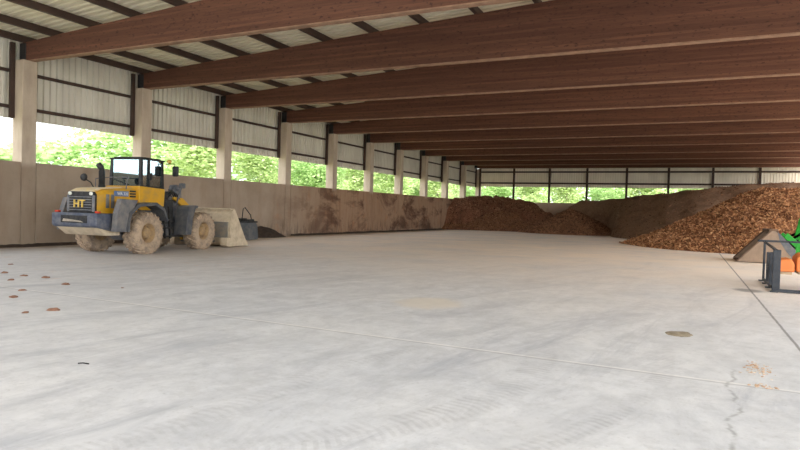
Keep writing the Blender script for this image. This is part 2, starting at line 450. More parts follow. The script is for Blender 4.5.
# columns
col_labels = ['first concrete column from the left, standing at the left edge',
 'second concrete column from the left, rising behind the loader cab',
 'third concrete column from the left, above the loader bucket',
 'fourth concrete column from the left along the side wall',
 'fifth concrete column from the left along the side wall',
 'sixth concrete column from the left along the side wall',
 'seventh concrete column from the left along the side wall',
 'eighth concrete column from the left along the side wall',
 'ninth concrete column from the left, fourth before the corner pile',
 'tenth concrete column from the left, next to the corner column',
 'concrete corner column where side wall and back wall meet']
cproto = None
for k in range(11):
    if cproto is None:
        mb = MB().bbox(-CD, 0, -CW, 0, 0, HT, .02)
        o = cproto = mb.build('concrete_column', 'column')
    else:
        o = cproto.copy(); COL.objects.link(o)
    o.location = (XW, Y1+k*BAY, 0)
    tag(o, col_labels[k], 'column', 'concrete columns along the left wall', 'thing')

# beams
beam_labels = ['nearest brown glulam roof beam, running in from the leftmost column',
 'second brown glulam roof beam from the front, on the second column',
 'third brown glulam roof beam from the front, on the third column',
 'fourth brown glulam roof beam from the front, on the fourth column',
 'fifth brown glulam roof beam from the front, on the fifth column',
 'sixth brown glulam roof beam from the front, on the sixth column',
 'seventh brown glulam roof beam from the front, on the seventh column',
 'eighth brown glulam roof beam from the front, on the eighth column',
 'ninth brown glulam roof beam from the front, on the ninth column',
 'tenth brown glulam roof beam, last but one before the back wall',
 'last brown glulam roof beam, directly above the back wall cladding']
bproto = None
for k in range(11):
    y = Y1+k*BAY-.06 if k < 10 else YB-.14
    if bproto is None:
        r = empty('glulam_beam', (0, y, 0), 0)
        pts = [(XW-CD+.04, HT+.02), (XR, HT+.02), (XR, beam_top(XR)), (RIDGE, beam_top(RIDGE)), (XW-CD+.04, beam_top(XW-CD+.04))]
        MB().prism(pts, 'y', -.24, 0).build('timber', 'glulam', r)
        for yy in (-.27, .0):
            MB().bbox(XW-CD+.02, XW-.22, yy, yy+.03, HT+.0, beam_top(XW)-.05, .006).build('steel_shoe', 'steel_dark', r)
        MB().bbox(XW-.2, XR, -.25, .01, HT, HT+.035, .006).build('floor_bounce_strip', 'lit_timber', r)  # paler strip paints floor bounce along the bottom edge
        bproto = r
    else:
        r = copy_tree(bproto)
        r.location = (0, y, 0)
    tag(r, beam_labels[k], 'roof beam', 'glulam roof beams across the hall', 'thing')

# purlins on top of the beams
for i in range(10):
    x = XW-.38 if i == 0 else -21.2+(i-1)*2.05
    zt = beam_top(x)
    o = MB().bbox(-.07, .07, YF+.3, YB, 0, PUR-.005, .01).build('roof_purlin', 'steel_brown')
    o.location = (x, 0, zt+.008); o.rotation_euler = (0, -math.atan(SLOPE), 0)
    tag(o, ('dark brown roof purlin at the eaves, along the top of the side cladding' if i == 0 else
            '%s dark brown roof purlin up from the side wall eaves' % ORD[i]), 'purlin', 'roof purlins under the sheeting', 'thing')

# side cladding, one ribbed sheet per bay with its rails and edge post
XC = XW-.64
Z0 = 4.78
def clad_panel(kind, length, ztop, z0, rails, post):
    """panel along local +y, facing +x"""
    r = empty('cladding_panel', (0, 0, 0))
    n = int(length/.26); p = length/n
    pr = corr(n, p, .085)
    mb = MB(); mb.loft([[(o-.085, d, z) for d, o in pr] for z in (z0, ztop)], closed=False, caps=False, smooth=False)
    mb.build('ribbed_sheet', 'cladding', r, fix=False)
    for z in rails:
        MB().bbox(.005, .055, 0, length-.0, z-.065, z+.065, .008).build('rail', 'steel_brown', r)
    if post:
        MB().bbox(.06, .2, length-CW-.16, length-CW-.01, z0, ztop-PUR-.03, .008).build('edge_post', 'steel_brown', r)
    return r
side_names = ['to the left of the first column'] + ['between the %s and %s columns from the left' % (ORD[k], ORD[k+1]) for k in range(9)] + ['between the tenth column and the corner column']
pp = None
for k in range(11):
    y0 = Y1+(k-1)*BAY+.0
    if pp is None: r = pp = clad_panel('side', BAY, beam_top(XC)+PUR-.02, Z0, (5.21, 6.54), True)
    else: r = copy_tree(pp)
    r.location = (XC, y0, 0)
    tag(r, 'pale ribbed wall cladding ' + side_names[k], 'wall cladding', 'side wall cladding panels', 'thing')

# back wall: steel posts with ribbed sheeting behind
BS = 4.037
for i in range(9):
    o = MB().bbox(-.11, .11, -.12, .02, HW-.02, HT+.02+(1.0 if 0 else 0), .01).build('steel_post', 'steel_brown')
    o.location = (XW+i*BS+.05, YB+.0, 0)
    tag(o, ('slim dark steel post in the back corner beside the corner column' if i == 0 else
        'slim dark steel post in the back wall, %s from the left corner' % ORD[i]), 'post', 'steel posts of the back wall', 'thing')
for i in range(8):
    x0 = XW+i*BS+.05
    r = empty('cladding_panel', (x0, YB+.02, 0), 0)
    n = 16; pr = corr(n, BS/n, .08)
    mb = MB()
    mb.loft([[(d, .14-o, 4.86) for d, o in pr], [(d, .14-o, beam_top(x0+d)+PUR-.02) for d, o in pr]], closed=False, caps=False, smooth=False)
    mb.build('ribbed_sheet', 'cladding_back', r, fix=False)
    if i == 0: MB().box(-.74, -.02, .19, .2, HT+.02, beam_top(XW)+PUR-.03).build('corner_flashing', 'steel_brown', r)
    for z in (5.28, 6.54):
        MB().bbox(.115, BS-.115, -.06, .06, z-.085, z+.085, .008).build('rail', 'steel_brown', r)
    tag(r, ('pale ribbed back wall cladding in the left corner bay' if i == 0 else
        'pale ribbed back wall cladding, %s bay from the left corner' % ORD[i]), 'wall cladding', 'back wall cladding panels', 'thing')

# ------------------------------------------------------------------ piles of compost and mulch
def heightfield(name, x0, x1, y0, y1, res, fn, mat):
    nx = int((x1-x0)/res)+1; ny = int((y1-y0)/res)+1
    H = np.zeros((ny, nx))
    for j in range(ny):
        for i in range(nx):
            H[j, i] = fn(x0+i*res, y0+j*res)
    idx = -np.ones((ny, nx), int); vs = []; fs = []
    for j in range(ny-1):
        for i in range(nx-1):
            q = [(j, i), (j, i+1), (j+1, i+1), (j+1, i)]
            if max(H[a] for a in q) <= .0: continue
            f = []
            for a in q:
                if idx[a] < 0:
                    idx[a] = len(vs); vs.append((x0+a[1]*res, y0+a[0]*res, max(-.04, H[a])))
                f.append(int(idx[a]))
            fs.append(tuple(f))
    mb = MB(); mb.add(vs, fs, True)
    o = mb.build(name, mat, fix=False)
    return o
def N(x, y, s, seed=0): return noise.noise(Vector((x*s, y*s, seed*7.3)))
def lerp(x, pts):
    if x <= pts[0][0]: return pts[0][1]
    for (a, b), (c, d) in zip(pts[:-1], pts[1:]):
        if x <= c: return b+(d-b)*(x-a)/(c-a)
    return pts[-1][1]

A_TOE = [(-22.4, 56.2), (-20, 57.6), (-16, 58.8), (-13, 58.6), (-11, 60.5), (-9, 63)]
A_CREST = [(-22.4, 3.05), (-21.2, 3.35), (-20, 3.55), (-17.8, 3.45), (-16, 3.3), (-14.8, 2.8), (-13.6, 2.0), (-12, 1.3), (-10, .7)]
def ridge(v): return 1-abs(v)*2
def h_red(x, y):
    g = .55*ridge(N(x, 0, .95, 2))+.3*ridge(N(x, 0, 2.3, 3))+.25*N(x, y, 1.2, 4)
    t = lerp(x, A_TOE)+lerp(x, [(-21.5, .9), (-19.5, 2.3), (-16, 2.5), (-13, 1.2)])-.75*g
    d = y-t
    if d < 0: return -.05
    z = min(d*2.0, 2.0+(d-1.0)*.75 if d > 1 else 9, lerp(x, A_CREST)+.22*N(x, y, .8, 4)+.14*N(x, y, 2.2, 8))
    if y > 63.6: z -= (y-63.6)*.42
    bx, by = x+15.6, y-60.2
    z -= 1.5*math.exp(-(bx*bx/.35+by*by/1.5))
    return z+(.12*N(x, y, 2.5, 5)+.07*N(x, y, 6, 6))*min(1, d)
def h_skirt(x, y):
    t = lerp(x, A_TOE)-.25+.4*N(x, 0, .7, 1)
    h = lerp(x, [(-22.4, .7), (-20.5, .5), (-19.4, 1.5), (-17.6, 2.2), (-16.3, 1.9), (-15.2, .9), (-13.5, 1.2), (-11, .6)])
    d = y-t
    if d < 0: return -.05
    return min(d*.62, h*1.05-.15*max(0, d-2.5))+.12*N(x, y, 1.1, 31)*min(1, d)+.06*N(x, y, 3.5, 32)
pa = heightfield('compost_pile', XW+.01, -9.0, 54.5, YB-.13, .14, h_red, 'pile_red')
sk = heightfield('loose_skirt', XW+.02, -10.5, 54.5, 62.5, .16, h_skirt, 'pile_chip'); sk.parent = pa; sk['label'] = 'loose lighter brown material slumped at the foot'
tag(pa, 'dark reddish compost pile with a steep grooved face in the far left corner', 'pile', None, 'thing')

def h_low(x, y):
    dx, dy = (x+10.9)/5.3, (y-61.6)/5.9
    d = math.hypot(dx, dy)
    z = 2.5*(1-d)
    return z+.15*N(x, y, .8, 8)*min(1, max(0, z))+.06*N(x, y, 3, 9)+.04*N(x, y, 7, 1)
pl = heightfield('mulch_pile', -16.2, -5.0, 55, YB-.13, .16, h_low, 'pile_tan')
tag(pl, 'low tan mulch pile between the reddish compost and the big dark heap', 'pile', None, 'thing')

B_CREST = [(-12.2, 1.4), (-11.5, 2.6), (-10.2, 3.3), (-7, 3.55), (-4, 3.75), (-2, 4.0), (.6, 4.4), (3, 4.7), (6, 5.0), (12, 5.1), (17, 4.6)]
B_TOE = [(-12, 62.5), (-9, 61), (-7.4, 60), (-6.5, 57.6), (-5.9, 54.4), (-4.6, 52.2), (-3, 50), (0, 48), (10, 47)]
def h_dark(x, y):
    d = y-(lerp(x, B_TOE)+.5*N(x, 0, .5, 11))
    if d < 0: return -.05
    slope = lerp(x, [(-10, 1.3), (-7.4, 1.0), (-5.9, .55), (-3, .42), (10, .4)])
    z = min(d*slope, lerp(x, B_CREST)+.12*N(x, y, .8, 12))
    z = z-.0*d
    hx, hy = x+7.4, y-60.4
    z -= 1.0*math.exp(-(hx*hx/1.2+hy*hy/3.0))
    return z+.1*N(x, y, .9, 13)*min(1, d)+.05*N(x, y, 3, 14)+.03*N(x, y, 7, 15)
pb = heightfield('mulch_pile', -12.3, 9.7, 45.5, YB-.13, .17, h_dark, 'pile_dark')
tag(pb, 'big dark fine mulch heap rising along the back wall', 'pile', None, 'thing')

def seg_d(x, y, a, b):
    ax, ay = a; bx, by = b; dx, dy = bx-ax, by-ay
    t = max(0, min(1, ((x-ax)*dx+(y-ay)*dy)/(dx*dx+dy*dy)))
    return math.hypot(x-ax-t*dx, y-ay-t*dy)
def h_chip(x, y):
    d = seg_d(x, y, (4.7, 44.3), (16, 44))
    R = 8.7+.6*N(x, y, .25, 21)
    z = 4.15*(1-d/R)
    z = min(z, 3.8+.05*N(x, y, 1, 2)) if z > 3.5 else z
    return z+(.22*N(x, y, .5, 22)+.14*N(x, y, 1.3, 23))*min(1, max(0, z))+.07*N(x, y, 3.2, 24)+.05*N(x, y, 8, 25)
pc = heightfield('wood_chip_pile', -7, 11.5, 33, 58, .16, h_chip, 'pile_chip')
tag(pc, 'tall light brown heap of coarse wood chips on the right', 'pile', None, 'thing')

def scatter(name, fn, box, n, size, mat, parent, lab=None):
    mb = MB(); x0, x1, y0, y1 = box; k = 0; tries = 0
    while k < n and tries < n*20:
        tries += 1
        x, y = random.uniform(x0, x1), random.uniform(y0, y1)
        z = fn(x, y)
        if z < -.02: continue
        L = size*random.uniform(.5, 1.6); w = L*random.uniform(.2, .5); t = w*.5
        m = Matrix.Translation((x, y, z+.01)) @ Matrix.Rotation(random.uniform(0, 2*PI), 4, 'Z') @ Matrix.Rotation(random.uniform(-.9, .9), 4, 'Y') @ Matrix.Rotation(random.uniform(0, PI), 4, 'X')
        mb.box(-L/2, L/2, -w/2, w/2, -t/2, t/2, m); k += 1
    o = mb.build(name, mat, parent, fix=False)
    o['kind'] = 'stuff'
    return o
scatter('wood_chips', h_chip, (-5.5, 11.5, 35, 47), 17000, .15, 'chips', pc)
scatter('mulch_bits', lambda x, y: h_red(x, y) if h_red(x, y) > h_skirt(x, y) else -1, (-22.2, -10, 55.5, 63), 3500, .15, 'bits', pa)
scatter('loose_bits', lambda x, y: h_skirt(x, y) if h_skirt(x, y) > h_red(x, y) else -1, (-22.2, -11, 55.5, 62), 3000, .12, 'bits', pa)
scatter('mulch_bits', h_low, (-15, -5.8, 56, 62.5), 4000, .13, 'bits', pl)
scatter('mulch_bits', h_dark, (-11, 9, 48, 63), 3000, .11, 'bits', pb)

# small dirt heap against the side wall, beyond the loader
def h_heap(x, y):
    dx, dy = (x-XW)/1.1, (y-28.0)/1.9
    z = .62*(1-math.hypot(dx, dy)**1.4)
    return z+.05*N(x, y, 3, 3)
hp = heightfield('dirt_heap', XW+.005, XW+1.7, 25.5, 30.6, .07, h_heap, 'darkdirt')
tag(hp, 'small dark dirt heap at the foot of the side wall beyond the loader bucket', 'pile', None, 'thing')
# ragged ridge of swept dirt along the wall foot
def h_swept(x, y):
    w = .25+.3*abs(N(y, 0, .6, 4))+(.9 if y > 48 else 0)*abs(N(y, 3, .4, 5))
    if 25.2 < y < 30.9: return -.05
    z = (.08+.1*abs(N(y, 1, .9, 6)))*(1-(x-XW)/w)
    return z+.02*N(x, y, 5, 7)
sw = heightfield('swept_dirt', XW+.005, XW+1.3, 2, 55.8, .12, h_swept, 'darkdirt')
tag(sw, 'thin line of swept dirt along the foot of the side wall', 'dirt', None, 'stuff')

# ------------------------------------------------------------------ clods and crumbs on the floor
def clod(px, py, w, label, flat=.35):
    p = ground(px, py)
    d = math.hypot(p.x, p.y); r = w/2*d/FPX
    bm = bmesh.new(); bmesh.ops.create_icosphere(bm, subdivisions=3, radius=1)
    sd = random.uniform(0, 90)
    for v in bm.verts:
        f = 1+.45*noise.noise(v.co*1.3+Vector((sd, 0, 0)))+.15*noise.noise(v.co*4+Vector((sd, 5, 0)))
        v.co = Vector((v.co.x*r*f, v.co.y*r*f*.8, max(-.1, v.co.z*f)*r*flat))
    mb = MB(); mb.addbm(bm, None, True)
    o = mb.build('dirt_clod', 'clod'); o.location = (p.x, p.y, .1*r*flat); o.rotation_euler = (0, 0, random.uniform(0, 6))
    return tag(o, label, 'clod', 'dried clods on the floor', 'thing')
for a in [(10.6, 264.6, 4, 'smallest dried clod, farthest from the camera near the left wall'),
          (4.5, 273, 6, 'dried clod at the left edge, second from the back of the scatter'),
          (24.2, 276, 6, 'thin dried clod in the row before the long flat one'),
          (11, 280.2, 6.2, 'dried clod just in front of the one at the left edge'),
          (46, 277.8, 7.6, 'flat dried clod in the middle of the back row of the scatter'),
          (66, 284.5, 7.8, 'rightmost dried reddish clod, nearest to the loader'),
          (22.4, 290.5, 6.4, 'dried clod with ragged edge, above the pair in front'),
          (13.6, 297.4, 7.6, 'plump dried clod on the left of the front group'),
          (53.6, 310.2, 10.5, 'largest dried reddish clod, right one of the front pair'),
          (25.2, 312.8, 6.4, 'small flat dried clod, left one of the front pair')]:
    clod(*a)
c = clod(122.5, 288, 3, 'tiny dried clod lying alone on the floor in front of the loader')
o = clod(679, 334, 27, 'flat ragged patch of dried mud on the floor, right of centre', .05)
o.name = 'mud_patch'; del o['group']; o['category'] = 'mud patch'; o.data.materials.clear(); o.data.materials.append(plain('dry olive mud', srgb(156, 144, 124), .95, 0, srgb(124, 112, 94), .5, 9))
def crumbs(px, py, n, sx, sy, label):
    p = ground(px, py); mb = MB()
    for i in range(n):
        s = random.uniform(.006, .018)
        m = Matrix.Translation((p.x+random.gauss(0, sx), p.y+random.gauss(0, sy), s*.3)) @ Matrix.Rotation(random.uniform(0, 6), 4, 'Z')
        mb.box(-s, s, -s*.5, s*.5, -s*.3, s*.3, m)
    return tag(mb.build('wood_crumbs', 'crumbs', fix=False), label, 'wood crumbs', None, 'stuff')
crumbs(757, 369, 80, .07, .2, 'orange brown wood crumbs scattered on the floor near the right edge')
crumbs(764, 387, 25, .09, .06, 'smaller sprinkle of wood crumbs in front of the first scatter')
tw = MB().tube([(0, 0, .008), (.05, .015, .012), (.12, .01, .008)], .007, 6).build('twig', 'steel_dark'); tw.location = ground(78, 364); tw.rotation_euler = (0, 0, .3)
tag(tw, 'short dark twig lying on the pale floor at lower left', 'twig', None, 'thing')

# ------------------------------------------------------------------ wheel loader
TH = -.155
L = empty('wheel_loader', (-17.94, 14.70, 0), -TH, 'yellow and grey articulated wheel loader with dusty tyres parked by the side wall', 'wheel loader')
WB, R, TW, TX = 3.15, .735, .60, 1.0     # wheel base, tyre radius, tyre width, track half
def tyre_mesh():
    mb = MB(); w = TW/2
    prof = [(-w*.72, .34), (-w*.92, .40), (-w*1.0, .50), (-w*.97, .60), (-w*.86, .675), (-w*.5, .69), (w*.5, .69), (w*.86, .675), (w*.97, .60), (w*1.0, .50), (w*.92, .40), (w*.72, .34)]
    mb.lathe(prof, 'x', (0, 0, 0), 56)
    n = 22
    for sgn in (-1, 1):
        for k in range(n):
            t = 2*PI*(k+(.5 if sgn > 0 else 0))/n
            # slanted lug running from the centre line over the shoulder
            q = [(sgn*.015, .672, -.055), (sgn*w*.55, .672, .02), (sgn*w*.9, .65, .055), (sgn*w*1.0, .585, .06)]
            ring = []
            for (x, r, dt) in q:
                h = R-(.0 if abs(x) < w*.8 else (.02 if abs(x) < w*.95 else .09))
                pts = []
                for (rr, da) in ((r-.02, -.062), (h, -.05), (h, .05), (r-.02, .062)):
                    a = t+dt/.7*1.2+da
                    pts.append((x, rr*math.cos(a), rr*math.sin(a)))
                ring.append(pts)
            mb.loft(ring, True, True, False)
    return mb
def rim_mesh():
    mb = MB()
    mb.lathe([(-.2, .355), (.13, .355), (.2, .385), (.215, .37), (.19, .34), (.09, .315), (.05, .24), (.08, .2), (.14, .19), (.17, .15), (.18, .1), (.185, .0)], 'x', (0, 0, 0), 40)
    mb.lathe([(-.2, .355), (-.22, .38), (-.2, .3), (-.2, 0)], 'x', (0, 0, 0), 40)
    return mb
def bolts_mesh():
    mb = MB()
    for k in range(12):
        a = 2*PI*k/12
        mb.lathe([(.06, .0), (.06, .022), (.095, .022), (.1, 0)], 'x', (0, .25*math.cos(a), .25*math.sin(a)), 6, None, False)
    return mb
w0 = None
for yy in (0, WB):
    for sx in (-1, 1):
        if w0 is None:
            w0 = tyre_mesh().build('wheel', 'tyre', L); rm = rim_mesh().build('rim', 'rim', w0); bolts_mesh().build('wheel_bolts', 'rim', w0)
            w = w0
        else: w = copy_tree(w0, L)
        w.location = (sx*TX, yy, R-.012); w.rotation_euler = (random.uniform(0, 3), 0, 0 if sx > 0 else PI)
# chassis
mb = MB(); mb.prism([(-1.3, .75), (.95, .62), (1.45, .7), (1.5, 1.5), (-1.3, 1.5)], 'x', -.42, .42)
mb.tube([(-.85, 0, R), (.85, 0, R)], .17, 16); mb.lathe([(-.25, .2), (-.2, .3), (.2, .3), (.25, .2)], 'x', (0, 0, R), 20)
mb.build('rear_frame', 'charcoal', L)
mb = MB(); mb.prism([(1.75, .55), (3.6, .6), (3.75, 1.1), (3.2, 1.75), (2.7, 2.05), (2.2, 2.0), (1.75, 1.45)], 'x', -.36, -.26)
mb.prism([(1.75, .55), (3.6, .6), (3.75, 1.1), (3.2, 1.75), (2.7, 2.05), (2.2, 2.0), (1.75, 1.45)], 'x', .26, .36)
mb.bbox(-.27, .27, 1.9, 3.4, .6, .95, .02); mb.bbox(-.27, .27, 2.3, 2.8, 1.6, 1.8, .02)
mb.tube([(-.85, WB, R), (.85, WB, R)], .17, 16); mb.lathe([(-.25, .2), (-.2, .3), (.2, .3), (.25, .2)], 'x', (0, WB, R), 20)
mb.build('front_frame', 'charcoal', L)
mb = MB(); mb.lathe([(.55, 0), (.55, .13), (1.5, .13), (1.5, 0)], 'z', (0, 1.62, 0), 16); mb.bbox(-.2, .2, 1.4, 1.9, .7, .85, .02); mb.bbox(-.2, .2, 1.4, 1.9, 1.2, 1.35, .02)
mb.build('articulation_joint', 'black', L)
# counterweight: broad slab that wraps the rear, swept underneath
mb = MB()
mb.prism([(-1.98, 1.0), (-1.92, .93), (-1.3, .8), (-.95, .95), (-.95, 1.38), (-1.98, 1.38)], 'x', -.9, .9, None, .025)
cwt = mb.build('counterweight', 'slate', L)
mb = MB(); mb.prism([(-1.9, .94), (-1.5, .66), (-.9, .66), (-.9, .94)], 'x', -.82, .82, None, .02); mb.build('counterweight_skirt', 'bucket_steel', L)
mb = MB(); mb.bbox(-.52, .52, -2.0, -1.95, 1.06, 1.3, .015); mb.build('recess_plate', 'black', cwt)
mb = MB(); mb.prism([(-.44, 1.1), (.1, 1.1), (.4, 1.08), (.3, 1.13), (-.1, 1.17), (-.4, 1.19)], 'y', -2.008, -1.99, None, .004); mb.build('dust_smear', plain('caked dust', srgb(170, 160, 146), .9), cwt)
for sx in (-1, 1):
    mb = MB(); mb.bbox(sx*.8-.075, sx*.8+.075, -1.9, -1.78, 1.38, 1.45, .02); mb.build('tail_lamp', 'red_lamp', L)
# engine hood, sloping up to the cab
def hood_ring(y, w, zt, r=.16):
    zb = 1.38
    return [(-w, y, zb), (w, y, zb), (w, y, zt-r), (w-r*.35, y, zt-r*.3), (w-r, y, zt), (-w+r, y, zt), (-w+r*.35, y, zt-r*.3), (-w, y, zt-r)]
mb = MB(); mb.loft([hood_ring(-1.62, .56, 2.08), hood_ring(-1.4, .6, 2.17), hood_ring(-.6, .62, 2.24), hood_ring(.12, .62, 2.3)], True, True, False)
hood = mb.build('engine_hood', 'yellow', L)
mb = MB(); mb.loft([[(-.47, -1.66, 2.06), (.47, -1.66, 2.06), (.47, -1.66, 2.095), (-.47, -1.66, 2.095)], [(-.5, -1.38, 2.165), (.5, -1.38, 2.165), (.5, -1.38, 2.195), (-.5, -1.38, 2.195)],
    [(-.5, -.5, 2.235), (.5, -.5, 2.235), (.5, -.5, 2.262), (-.5, -.5, 2.262)]], True, True, False)
mb.build('dusty_hood_top', 'yellow_dust', hood)
# rear grille, black frame with slats
gr = MB(); gr.prism([(-.54, 1.38), (.54, 1.38), (.54, 1.98), (.46, 2.07), (-.46, 2.07), (-.54, 1.98)], 'y', -1.72, -1.6, None, .02)
gr = gr.build('rear_grille', 'black', L)
mb = MB()
for k in range(6):
    z = 1.46+k*.083
    mb.bbox(-.44, .44, -1.75, -1.71, z, z+.032, .008)
mb.build('grille_slats', 'charcoal', gr)
for sx in (-1, 1):
    mb = MB(); mb.lathe([(-.04, .0), (-.04, .055), (.03, .06), (.03, 0)], 'y', (sx*.42, -1.72, 2.0), 16); mb.build('rear_work_lamp', 'white_lamp', gr)
    mb = MB(); mb.bbox(sx*.5-.05, sx*.5+.05, -1.74, -1.68, 1.42, 1.95, .02); mb.build('grille_side_bar', 'charcoal', gr)
def text_mesh(txt, size, depth, name, mat, parent, mw):
    cu = bpy.data.curves.new(name, 'FONT'); cu.body = txt; cu.size = size; cu.extrude = depth; cu.align_x = 'CENTER'; cu.align_y = 'CENTER'; cu.offset = size*.02
    t = bpy.data.objects.new('tmp', cu); COL.objects.link(t); bpy.context.view_layer.update()
    me = bpy.data.meshes.new_from_object(t.evaluated_get(bpy.context.evaluated_depsgraph_get()))
    bpy.data.objects.remove(t); bpy.data.curves.remove(cu)
    me.transform(mw); me.materials.clear(); me.materials.append(M[mat]); me.name = name
    o = bpy.data.objects.new(name, me); COL.objects.link(o); o.parent = parent
    return o
t = text_mesh('HT', .34, .015, 'lettering', 'letter_gold', gr, Matrix.Translation((-.02, -1.765, 1.665)) @ Matrix.Rotation(PI/2, 4, 'X') @ Matrix.Diagonal((1.02, 1.0, 1, 1)))
t['label'] = 'golden HT lettering on the black rear grille'
# hood side: louvres, decal plate
for sx in (-1, 1):
    mb = MB()
    for k in range(2):
        mb.bbox(sx*.625-.012, sx*.625+.012, -1.32+k*.22, -1.18+k*.22, 1.55, 2.0, .01)
    mb.build('side_louvre', 'charcoal', hood)
    mb = MB()
    for z in (1.96, 2.05, 2.14):
        mb.bbox(sx*.635-.01, sx*.635+.01, -.26, .02, z-.028, z+.028, .008)
    mb.build('air_slots', 'black', hood)
    mb = MB(); mb.bbox(sx*.632-.008, sx*.632+.008, -.98, -.32, 1.95, 2.13, .006); dp = mb.build('decal_plate', 'decal_blue', hood)
    text_mesh('WA 320', .14, .003, 'lettering', 'letter_pale', dp, Matrix.Translation((sx*.643, -.6, 2.035)) @ (Matrix.Rotation(PI/2, 4, 'Z') if sx > 0 else Matrix.Rotation(-PI/2, 4, 'Z')) @ Matrix.Rotation(PI/2, 4, 'X'))
# exhaust stack with bent tip
mb = MB(); mb.tube([(-.12, -.72, 2.2), (-.12, -.72, 2.78), (-.12, -.76, 2.9), (-.15, -.86, 3.02)], [.1, .1, .1, .09], 14); mb.lathe([(0, .0), (0, .11), (.08, .11), (.08, 0)], 'z', (-.12, -.72, 2.24), 14)
mb.build('exhaust_stack', 'black', L)
# mirror on a stalk at the far side of the hood
mb = MB(); mb.tube([(-.42, -.75, 2.22), (-.46, -.85, 2.4), (-.57, -1.0, 2.52)], .02, 6); mr = mb.build('mirror_stalk', 'black', L)
mb = MB(); mb.lathe([(-.03, 0), (-.03, .11), (.03, .13), (.03, 0)], 'y', (-.58, -1.03, 2.56), 18); mb.build('rear_view_mirror', 'black', mr)
# rear fenders
for sx in (-1, 1):
    mb = MB()
    a, b = sorted((sx*.66, sx*1.22))
    mb.prism([(-1.05, .84), (-.98, .80), (-.80, 1.36), (-.42, 1.62), (.35, 1.68), (.75, 1.5), (.98, 1.12), (1.04, 1.14), (.82, 1.58), (.4, 1.78), (-.5, 1.72), (-.92, 1.42)], 'x', a, b)
    fe = mb.build('rear_fender', 'fender_dark', L)
    # flared mud flap plate and steps
    mb = MB(); mb.prism([(-1.5, .80), (-.86, .78), (-.84, 1.34), (-.5, 1.84), (-1.26, 1.87), (-1.44, 1.4)], 'x', *sorted((sx*1.0, sx*1.2)), None, .02); mb.build('fender_box', 'fender', fe)
    mb = MB()
    for z in (.55, .85, 1.15):
        mb.bbox(*sorted((sx*.75, sx*1.15)), .98, 1.3, z, z+.05, .01)
    mb.bar((sx*1.1, 1.0, .5), (sx*1.02, 1.0, 1.65), .06, .06); mb.bar((sx*1.1, 1.28, .5), (sx*1.02, 1.28, 1.65), .06, .06)
    mb.build('access_steps', 'black', L)
# cab base (yellow) and cab
mb = MB(); mb.prism([(.1, 1.5), (1.2, 1.5), (1.4, 1.62), (1.44, 2.28), (.1, 2.34)], 'x', -.72, .72, None, .025); cb = mb.build('cab_base', 'yellow', L)
mb = MB()
cx, y0, y1, z0, z1 = .67, .22, 1.42, 2.28, 3.30
for sx in (-1, 1):
    mb.bar((sx*(cx-.04), y0+.04, z0), (sx*(cx-.07), y0+.07, z1), .1, .1)
    mb.bar((sx*(cx-.04), y1-.04, z0), (sx*(cx-.07), y1-.06, z1), .1, .1)
    mb.bar((sx*(cx-.04), y0+.42, z0), (sx*(cx-.06), y0+.42, z1), .07, .12)
    mb.bar((sx*(cx-.04), y0, z0+.03), (sx*(cx-.04), y1, z0+.03), .08, .08)
for y in (y0+.04, y1-.04):
    mb.bar((-cx, y, z0+.03), (cx, y, z0+.03), .08, .08)
mb.build('cab_frame', 'black', L)
mb = MB(); mb.bbox(-.68, .68, .2, 1.46, 3.27, 3.33, .02); mb.bbox(-.58, .58, .3, 1.36, 3.32, 3.37, .02); mb.build('cab_roof', 'black', L)
mb = MB(); mb.box(-cx+.1, cx-.1, y0+.035, y0+.045, z0+.06, z1-.03); mb.build('rear_window', 'glass', L)
mb = MB(); mb.box(-cx+.1, cx-.1, y1-.055, y1-.045, z0+.06, z1-.03); mb.build('windscreen', 'glass', L)
for sx in (-1, 1):
    x = sx*(cx-.045)
    mb = MB(); mb.box(*sorted((x, x+.01)), y0+.1, y0+.37, z0+.06, z1-.03); mb.build('quarter_window', 'glass', L)
    mb = MB(); mb.box(*sorted((x, x+.01)), y0+.47, y1-.09, z0+.06, z1-.03); dg = mb.build('cab_door_window', 'glass', L)
    mb = MB(); mb.bbox(*sorted((sx*(cx-.02), sx*(cx+.03))), y0+.5, y0+.56, z0+.3, z0+.55, .01); mb.build('door_handle', 'black', dg)
mb = MB(); mb.bbox(-.27, .27, .42, .92, 2.36, 2.52, .05); mb.bbox(-.26, .26, .36, .5, 2.5, 3.02, .05); mb.bbox(-.15, .15, .36, .46, 3.0, 3.2, .04); mb.build('driver_seat', 'seat', L)
mb = MB(); mb.tube([(0, 1.2, 2.3), (0, 1.05, 2.72)], .04, 8)
ringp = [(.2*math.cos(a*PI/8), 1.03+.06*math.sin(a*PI/8), 2.74+.19*math.sin(a*PI/8)*.9) for a in range(17)]
mb.tube(ringp, .02, 6); mb.build('steering_column', 'seat', L)
# wiper on the rear window
mb = MB(); mb.bar((.1, y0-.01, z0+.1), (-.55, y0-.01, z0+.3), .02, .02); mb.build('rear_wiper', 'black', L)
# handrail behind the cab
mb = MB(); mb.tube([(.64, -.45, 2.2), (.66, -.42, 2.55), (.4, -.05, 2.62), (-.4, -.05, 2.62), (-.66, -.42, 2.55), (-.64, -.45, 2.2)], .02, 6); mb.build('handrail', 'charcoal', L)
# front right mirror and work lamps on arms
for sx in (-1, 1):
    mb = MB(); mb.tube([(sx*.74, 1.42, 3.2), (sx*.98, 1.58, 3.22), (sx*1.0, 1.6, 2.92)], .02, 6); ar = mb.build('mirror_arm', 'black', L)
    mb = MB(); mb.bbox(sx*1.02-.12, sx*1.02+.12, 1.56, 1.68, 2.76, 3.14, .05); mb.build('wing_mirror', 'black', ar)
    mb = MB(); mb.lathe([(-.06, 0), (-.06, .06), (.05, .08), (.05, 0)], 'y', (sx*.82, 1.5, 3.3), 12); mb.build('front_work_lamp', 'letter_gold', ar)
